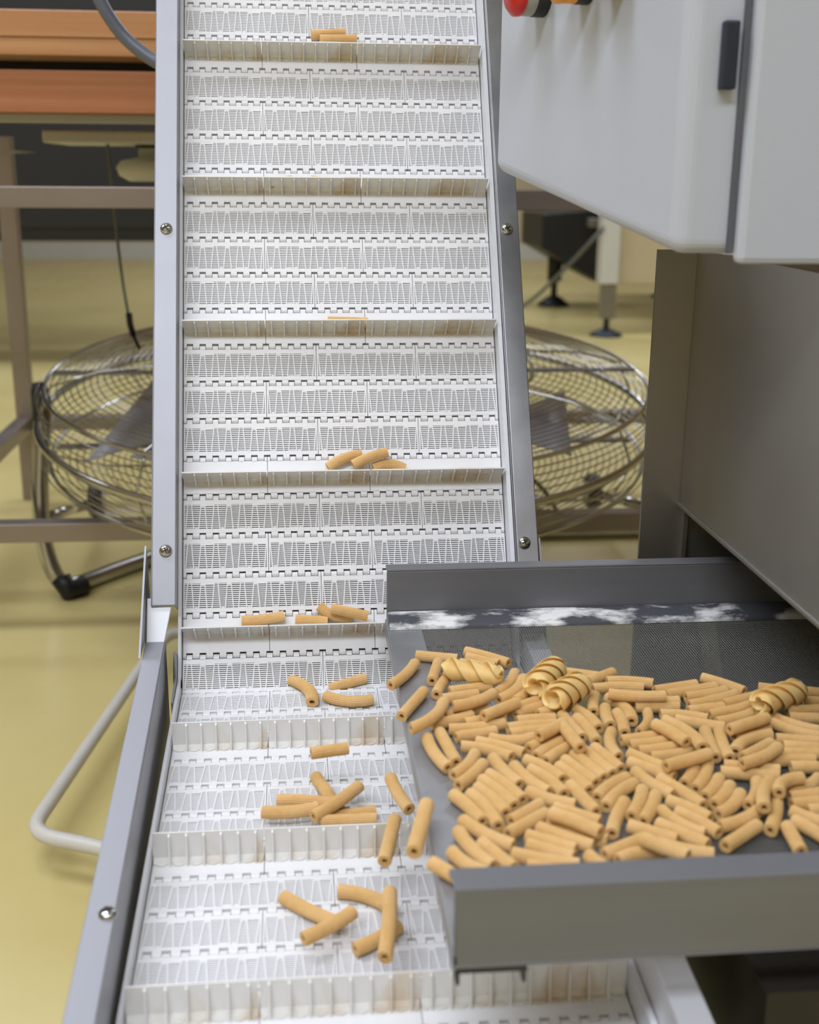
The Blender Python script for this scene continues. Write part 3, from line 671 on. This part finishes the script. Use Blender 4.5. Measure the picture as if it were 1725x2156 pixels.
cb = empty('control_cabinet', (.4, -.05, .58)); tag(cb, 'pale grey painted control cabinet with coloured buttons, hanging above the hopper', 'cabinet')
P1, P2, P3, P4 = (.2105, .07), (.262, -.16), (.62, -.16), (.62, .07)
zb = {P1: .6205, P2: .5815, P3: .5815, P4: .6205}
b = MB(); b.hexa([(*p, zb[p]) for p in (P1, P2, P3, P4)], [(*p, 1.0) for p in (P1, P2, P3, P4)]); b.obj('body', M_paint, cb, bevel=.008).modifiers[0].segments = 6
b = MB(); b.box((.2905, -.1705, .5785), (.62, -.1605, .99)); b.obj('door', M_paint, cb, bevel=.003)
b = MB(); b.box((.2875, -.1625, .583), (.2900, -.1603, .99)); b.obj('door_seal', M_seal, cb)
b = MB(); b.box((.2772, -.1660, .658), (.2845, -.1600, .688)); b.obj('latch', M_blue, cb, bevel=.001)
fdir = Vector((P2[0]-P1[0], P2[1]-P1[1], 0)).normalized(); fn = Vector((fdir.y, -fdir.x, 0)); fn = fn if fn.x < 0 else -fn
for d, zc, mcap, rr, lab in ((.070, .7205, M_red, .0135, 'red mushroom button'), (.128, .7180, M_orange, .0110, 'orange button'), (.165, .7195, M_red, .012, 'red push button')):
    p = Vector((P1[0], P1[1], zc))+fdir*d
    b = MB(); b.lathe([(0, .008), (rr*.95, .008), (rr, .007), (rr, 0)], p, fn, 24); k = b.obj('button', M_black, cb); tag(k, lab)
    b = MB(); b.lathe([(rr*.98, .008), (rr*.98, .015), (0, .015)], p, fn, 24); b.obj('collar', M_collar if mcap is M_red else M_orange, k, origin=cb.location)
    b = MB(); b.lathe([(rr, .015), (rr*1.02, .018), (rr*.8, .021), (0, .022)], p, fn, 24); b.obj('cap', mcap, k, origin=cb.location)
b = MB(); b.box((.5, -.05, .572), (.6, .05, .63)); b.obj('mount', M_darkpipe, cb)

# ---------------------------------------------------------------- hose
b = MB(); b.tube(smooth_path([(-.12, .467, .86), (-.099, .467, .778), (-.089, .467, .757), (-.073, .467, .735), (-.044, .46, .714), (-.005, .44, .70), (.03, .36, .68), (.04, .25, .665)], .03), .0062, 14)
tag(b.obj('hose', M_hose), 'thick grey hose curving down across the wooden boards to the side rail', 'hose')

# ---------------------------------------------------------------- work table behind
tb = empty('work_table', (.4, 1.2, 0)); tag(tb, 'long work table with orange wooden boards on a square steel tube frame', 'table')
YT = .8273
def bar(name, a, c, m=M_steel, bev=.0012): b = MB(); b.box(a, c); return b.obj(name, m, tb, bevel=bev)
M_tsteel = mat('table_steel', (150, 140, 136), .4, metal=.75, var=.12, scale=12, stretch=(.2, 1, 1), rvar=.08)
for z0, z1 in ((.137, .163), (.573, .599)):
    bar('rail', (-.44, YT, z0), (1.35, YT+.028, z1), M_tsteel)
bar('rail', (-.455, YT+.028, .137), (-.427, 1.552, .163), M_tsteel)
bar('rail', (-.44, 1.555, .137), (1.35, 1.583, .163), M_tsteel)
for x, y in ((-.455, 1.552), (-.455, YT-.0), (1.322, 1.552), (1.322, YT)):
    bar('leg', (x, y+.0008, 0), (x+.031, y+.0268, .6744), M_tsteel)
wd = bar('top_board', (-.50, YT-.03, .769), (1.4, YT+.78, .799), M_wood, .0015)
bar('under_board', (-.50, YT-.028, .749), (1.4, YT+.5, .7685), M_wood, .001)
bar('front_board', (-.50, YT-.012, .685), (1.4, YT+.02, .734), M_wood2, .0015)
bar('top_frame', (-.47, YT+.005, .6745), (1.38, YT+.03, .685), M_greyp, .001)
bar('spacer', (-.40, YT+.06, .734), (1.3, YT+.1, .749), M_dark, 0)
b = MB(); b.prism([(-.41, 1.3, .652), (-.33, 1.3, .645), (-.41, 1.3, .640)], (0, .004, 0)); b.obj('bracket', M_alu, tb)
# motor under the table
mt = empty('table_motor', (-.08, 1.1, .63)); tag(mt, 'cream rounded motor hanging under the wooden table beside the side rail', 'motor')
b = MB(); b.box((-.27, 1.05, .655), (-.02, 1.25, .672)); b.obj('mounting_plate', M_cream, mt, bevel=.003)
b = MB(); b.lathe([(0, .0), (.055, .0), (.07, .008), (.074, .02), (.066, .03), (.04, .034), (.04, .05)], (-.11, 1.15, .603), (0, 0, 1), 28); b.obj('motor_cover', M_cream, mt)
b = MB(); b.cyl((-.11, 1.15, .650), (-.11, 1.15, .657), .045, 20); b.obj('collar', M_darkpipe, mt)
cd = empty('hanging_cord', (-.185, 1.1, .672)); tag(cd, 'thin grey cord with dark plug hanging under the table, left of the side rail', 'cord')
b = MB(); b.tube(smooth_path([(-.188, 1.1, .672), (-.184, 1.1, .56), (-.178, 1.1, .46), (-.170, 1.1, .395)], .05), .0022, 8); b.obj('cable', M_greyc, cd)
b = MB(); b.tube([(-.171, 1.1, .412), (-.170, 1.1, .395), (-.166, 1.1, .378)], .0048, 10); b.tube([(-.166, 1.1, .378), (-.158, 1.1, .358)], .0028, 8); b.obj('plug', M_black, cd)

# dark machine far behind the table
dm = empty('dark_cabinet', (-1.3, 3.5, 0)); tag(dm, 'large dark cabinet far behind the table, top left, standing on short legs', 'cabinet')
b = MB(); b.box((-2.6, 3.2, .40), (-.10, 3.9, 1.9)); b.obj('body', M_dark, dm, bevel=.01)
for x in (-2.5, -.2):
    for y in (3.28, 3.82): b = MB(); b.cyl((x, y, 0), (x, y, .41), .025, 12); b.obj('leg', M_dark, dm)
for x0 in (-2.58, -1.32): b = MB(); b.box((x0, 3.19, .44), (x0+1.2, 3.2, 1.86)); b.obj('door', M_dark, dm, bevel=.004)

# ---------------------------------------------------------------- drum fan on the floor
fan = empty('floor_fan', (.16, 1.03, 0)); tag(fan, 'large round wire-cage floor fan tilted face up behind the conveyor', 'fan')
FC = Vector((.158, 1.03, .278)); FR = .452; tl = math.radians(6)
fx = Vector((1, 0, 0)); fy = Vector((0, math.cos(tl), math.sin(tl))); fz = Vector((0, -math.sin(tl), math.cos(tl)))
def fp(r, a, h): return FC+fx*r*math.cos(a)+fy*r*math.sin(a)+fz*h
def ring(b, r, h, w_, n=72, m=6): b.tube([fp(r, 2*math.pi*i/n, h) for i in range(n)], w_, m, closed=True)
b = MB(); ring(b, FR, 0, .0055, 96, 8); b.obj('guard_ring', M_chrome, fan)
b = MB(); ring(b, FR*.97, .052, .003, 96); ring(b, FR*.97, -.052, .003, 96); ring(b, FR*.6, .068, .003); ring(b, FR*.6, -.068, .003); b.obj('guard_ring', M_chrome, fan)
b = MB()
for sgn in (1, -1):
    r = .07
    while r < FR*.97:
        h = .078*(1-(r/FR)**4*.35)-.0
        ring(b, r, sgn*h*(.9 if r > FR*.8 else 1), .0010, 64, 4); r += .0095
    for k in range(4):
        ring(b, FR*(.985+.004*k), sgn*(.012+.011*k), .0011, 72, 4)
    for k in range(8):
        a = 2*math.pi*k/8+.13
        b.tube([fp(.05, a, sgn*.078), fp(FR*.5, a, sgn*.080), fp(FR*.8, a, sgn*.071), fp(FR*.95, a, sgn*.052), fp(FR, a, 0)], .0019, 5)
tag(b.obj('wire_cage', M_chrome, fan), kind='stuff')
for k in range(4):
    a0 = 2*math.pi*k/4-.45; vs = []; b = MB(); n = 8
    top, bot = [], []
    for i in range(n+1):
        t = i/n; r = .05+(.35)*t; wd_ = .7+.42*t
        for e in (-.5, .5):
            a = a0+e*wd_*1.1+.25*t; top.append(fp(r, a, .028*(-e*2)*(1-.2*t)))
    bot = [p-fz*.002 for p in top]
    fs = []
    for i in range(n): fs += [(2*i, 2*i+1, 2*i+3, 2*i+2)]
    N_ = len(top); fs2 = [tuple(N_+x for x in reversed(f)) for f in fs]
    rim = [(2*i, 2*i+2, 2*i+2+N_, 2*i+N_) for i in range(n)]+[(2*i+1, 2*i+1+N_, 2*i+3+N_, 2*i+3) for i in range(n)]+[(0, N_, N_+1, 1), (2*n, 2*n+1, 2*n+1+N_, 2*n+N_)]
    b.add(top+bot, fs+fs2+rim, True); b.obj('blade', M_blade, fan)
b = MB(); b.lathe([(0, .05), (.05, .048), (.062, .03), (.062, -.05), (.05, -.07), (0, -.072)], FC, fz, 28); b.obj('motor', M_darkpipe, fan)
b = MB(); b.lathe([(0, .084), (.06, .083), (.062, .080), (.062, .078), (0, .078)], FC, fz, 28); b.obj('hub_plate', M_plate, fan)
for sg in (1, -1):
    b = MB(); b.box((FC.x-FR*.96, FC.y-.012, FC.z+sg*.055-.002), (FC.x+FR*.96, FC.y+.012, FC.z+sg*.055+.002)); b.obj('cross_bar', M_steel, fan)
xl, xr = FC.x-FR+.002, FC.x+FR+.03
b = MB(); b.tube(smooth_path([(xl, 1.03, .285), (xl-.012, 1.02, .18), (xl-.012, 1.0, .09), (xl+.012, .985, .0125), (xl+.10, 1.10, .0125), (xl+.22, 1.235, .0125), (xr+.10, 1.235, .0125), (xr+.12, 1.12, .0125), (xr+.08, .99, .0125), (xr+.012, 1.0, .09), (xr+.012, 1.02, .18), (xr, 1.03, .285)], .04), .0125, 14)
b.obj('stand_tube', M_chrome, fan)
for x, sg in ((xl, -1), (xr, 1)):
    b = MB(); b.lathe([(0, .035), (.010, .034), (.013, .02), (.014, -.02), (.0, -.022)], (x-.004*sg*-1, 1.03, .285), (0, 0, 1), 16); b.obj('knob', M_black, fan)
    b = MB(); b.tube([(x-.012, 1.0, .12), (x-.0, 1.4, .035)], .009, 10); b.obj('brace', M_chrome, fan)
    b = MB(); b.lathe([(0, .012), (.03, .012), (.034, .006), (.034, -.006), (.03, -.012), (0, -.012)], (x-.02*0, 1.42, .036), (1, 0, 0), 24); wl = b.obj('wheel', M_black, fan)
    b = MB(); b.lathe([(0, .014), (.016, .0135), (.016, -.0135), (0, -.014)], (x, 1.42, .036), (1, 0, 0), 20); b.obj('hub_cap', M_cream, wl, origin=fan.location)
    b = MB(); b.tube([(x+(.014 if sg < 0 else -.014), .99, .03), (x+(.024 if sg < 0 else -.024), .982, .0128), (x+(.044 if sg < 0 else -.044), 1.005, .0128)], .0155, 12); b.obj('rubber_sleeve', M_black, fan)
b = MB(); b.tube(smooth_path([(.30, 1.25, .20), (.50, 1.28, .10), (.56, 1.3, .01), (.30, 1.45, .006), (-.05, 1.62, .006)], .06), .004, 8)
b.obj('power_cord', M_black, fan)

# ---------------------------------------------------------------- far machines on the right
fm = empty('far_machine', (1.5, 4.2, 0)); tag(fm, 'cream panelled machine on adjustable feet in the far right background', 'machine')
b = MB(); b.box((1.262, 3.86, .205), (1.335, 3.93, .9)); b.obj('corner_post', M_base, fm, bevel=.004)
b = MB(); b.box((1.335, 3.90, .205), (2.1, 3.94, .9)); b.obj('side_panel', M_wall, fm, bevel=.003)
b = MB(); b.box((1.57, 3.94, .47), (2.1, 5.6, .9)); b.obj('body', M_cream, fm, bevel=.004)
for x, y, h in ((1.305, 3.895, .205), (2.0, 3.9, .205), (2.0, 5.4, .42)):
    b = MB(); b.box((x-.027, y-.027, .07), (x+.027, y+.027, h)); lg = b.obj('leg', M_steel, fm)
    b = MB(); b.cyl((x, y, .015), (x, y, .08), .012, 12); b.lathe([(0, .03), (.02, .028), (.062, .010), (.066, 0), (0, 0)], (x, y, 0), (0, 0, 1), 24); b.obj('foot', M_blue, lg, origin=fm.location)
b = MB(); b.cyl((1.62, 3.893, .33), (1.62, 3.90, .33), .02, 16); b.obj('bolt_cover', M_hop, fm)
dc = empty('dark_chute', (1.4, 5.0, 0)); tag(dc, 'black tapering chute box on a round foot left of the cream machine', 'chute')
b = MB(); b.prism([(1.20, 4.7, .44), (1.20, 4.7, .29), (1.36, 4.7, .20), (1.555, 4.7, .105), (1.555, 4.7, .42), (1.42, 4.7, .46)], (0, .5, 0)); b.obj('body', M_dark, dc, bevel=.004)
b = MB(); b.box((1.40, 4.66, .385), (1.53, 4.70, .425)); b.obj('handle', M_steel, dc, bevel=.004)
b = MB(); b.cyl((1.33, 5.0, .12), (1.33, 5.0, .30), .035, 16); b.cyl((1.33, 5.0, .02), (1.33, 5.0, .13), .016, 12); lg = b.obj('leg', M_dark, dc)
b = MB(); b.lathe([(0, .05), (.03, .045), (.075, .012), (.078, 0), (0, 0)], (1.33, 5.0, 0), (0, 0, 1), 24); b.obj('foot', M_black, lg, origin=dc.location)
fd = empty('sagging_cord', (1.3, 4.5, 0)); tag(fd, 'thin dark cord sagging from the cream machine to the floor', 'cord')
b = MB(); b.tube(smooth_path([(1.262, 3.85, .42), (1.20, 4.0, .30), (1.08, 4.2, .12), (.95, 4.3, .008), (.7, 4.4, .008)], .1), .008, 8); b.obj('cable', M_greyc, fd)
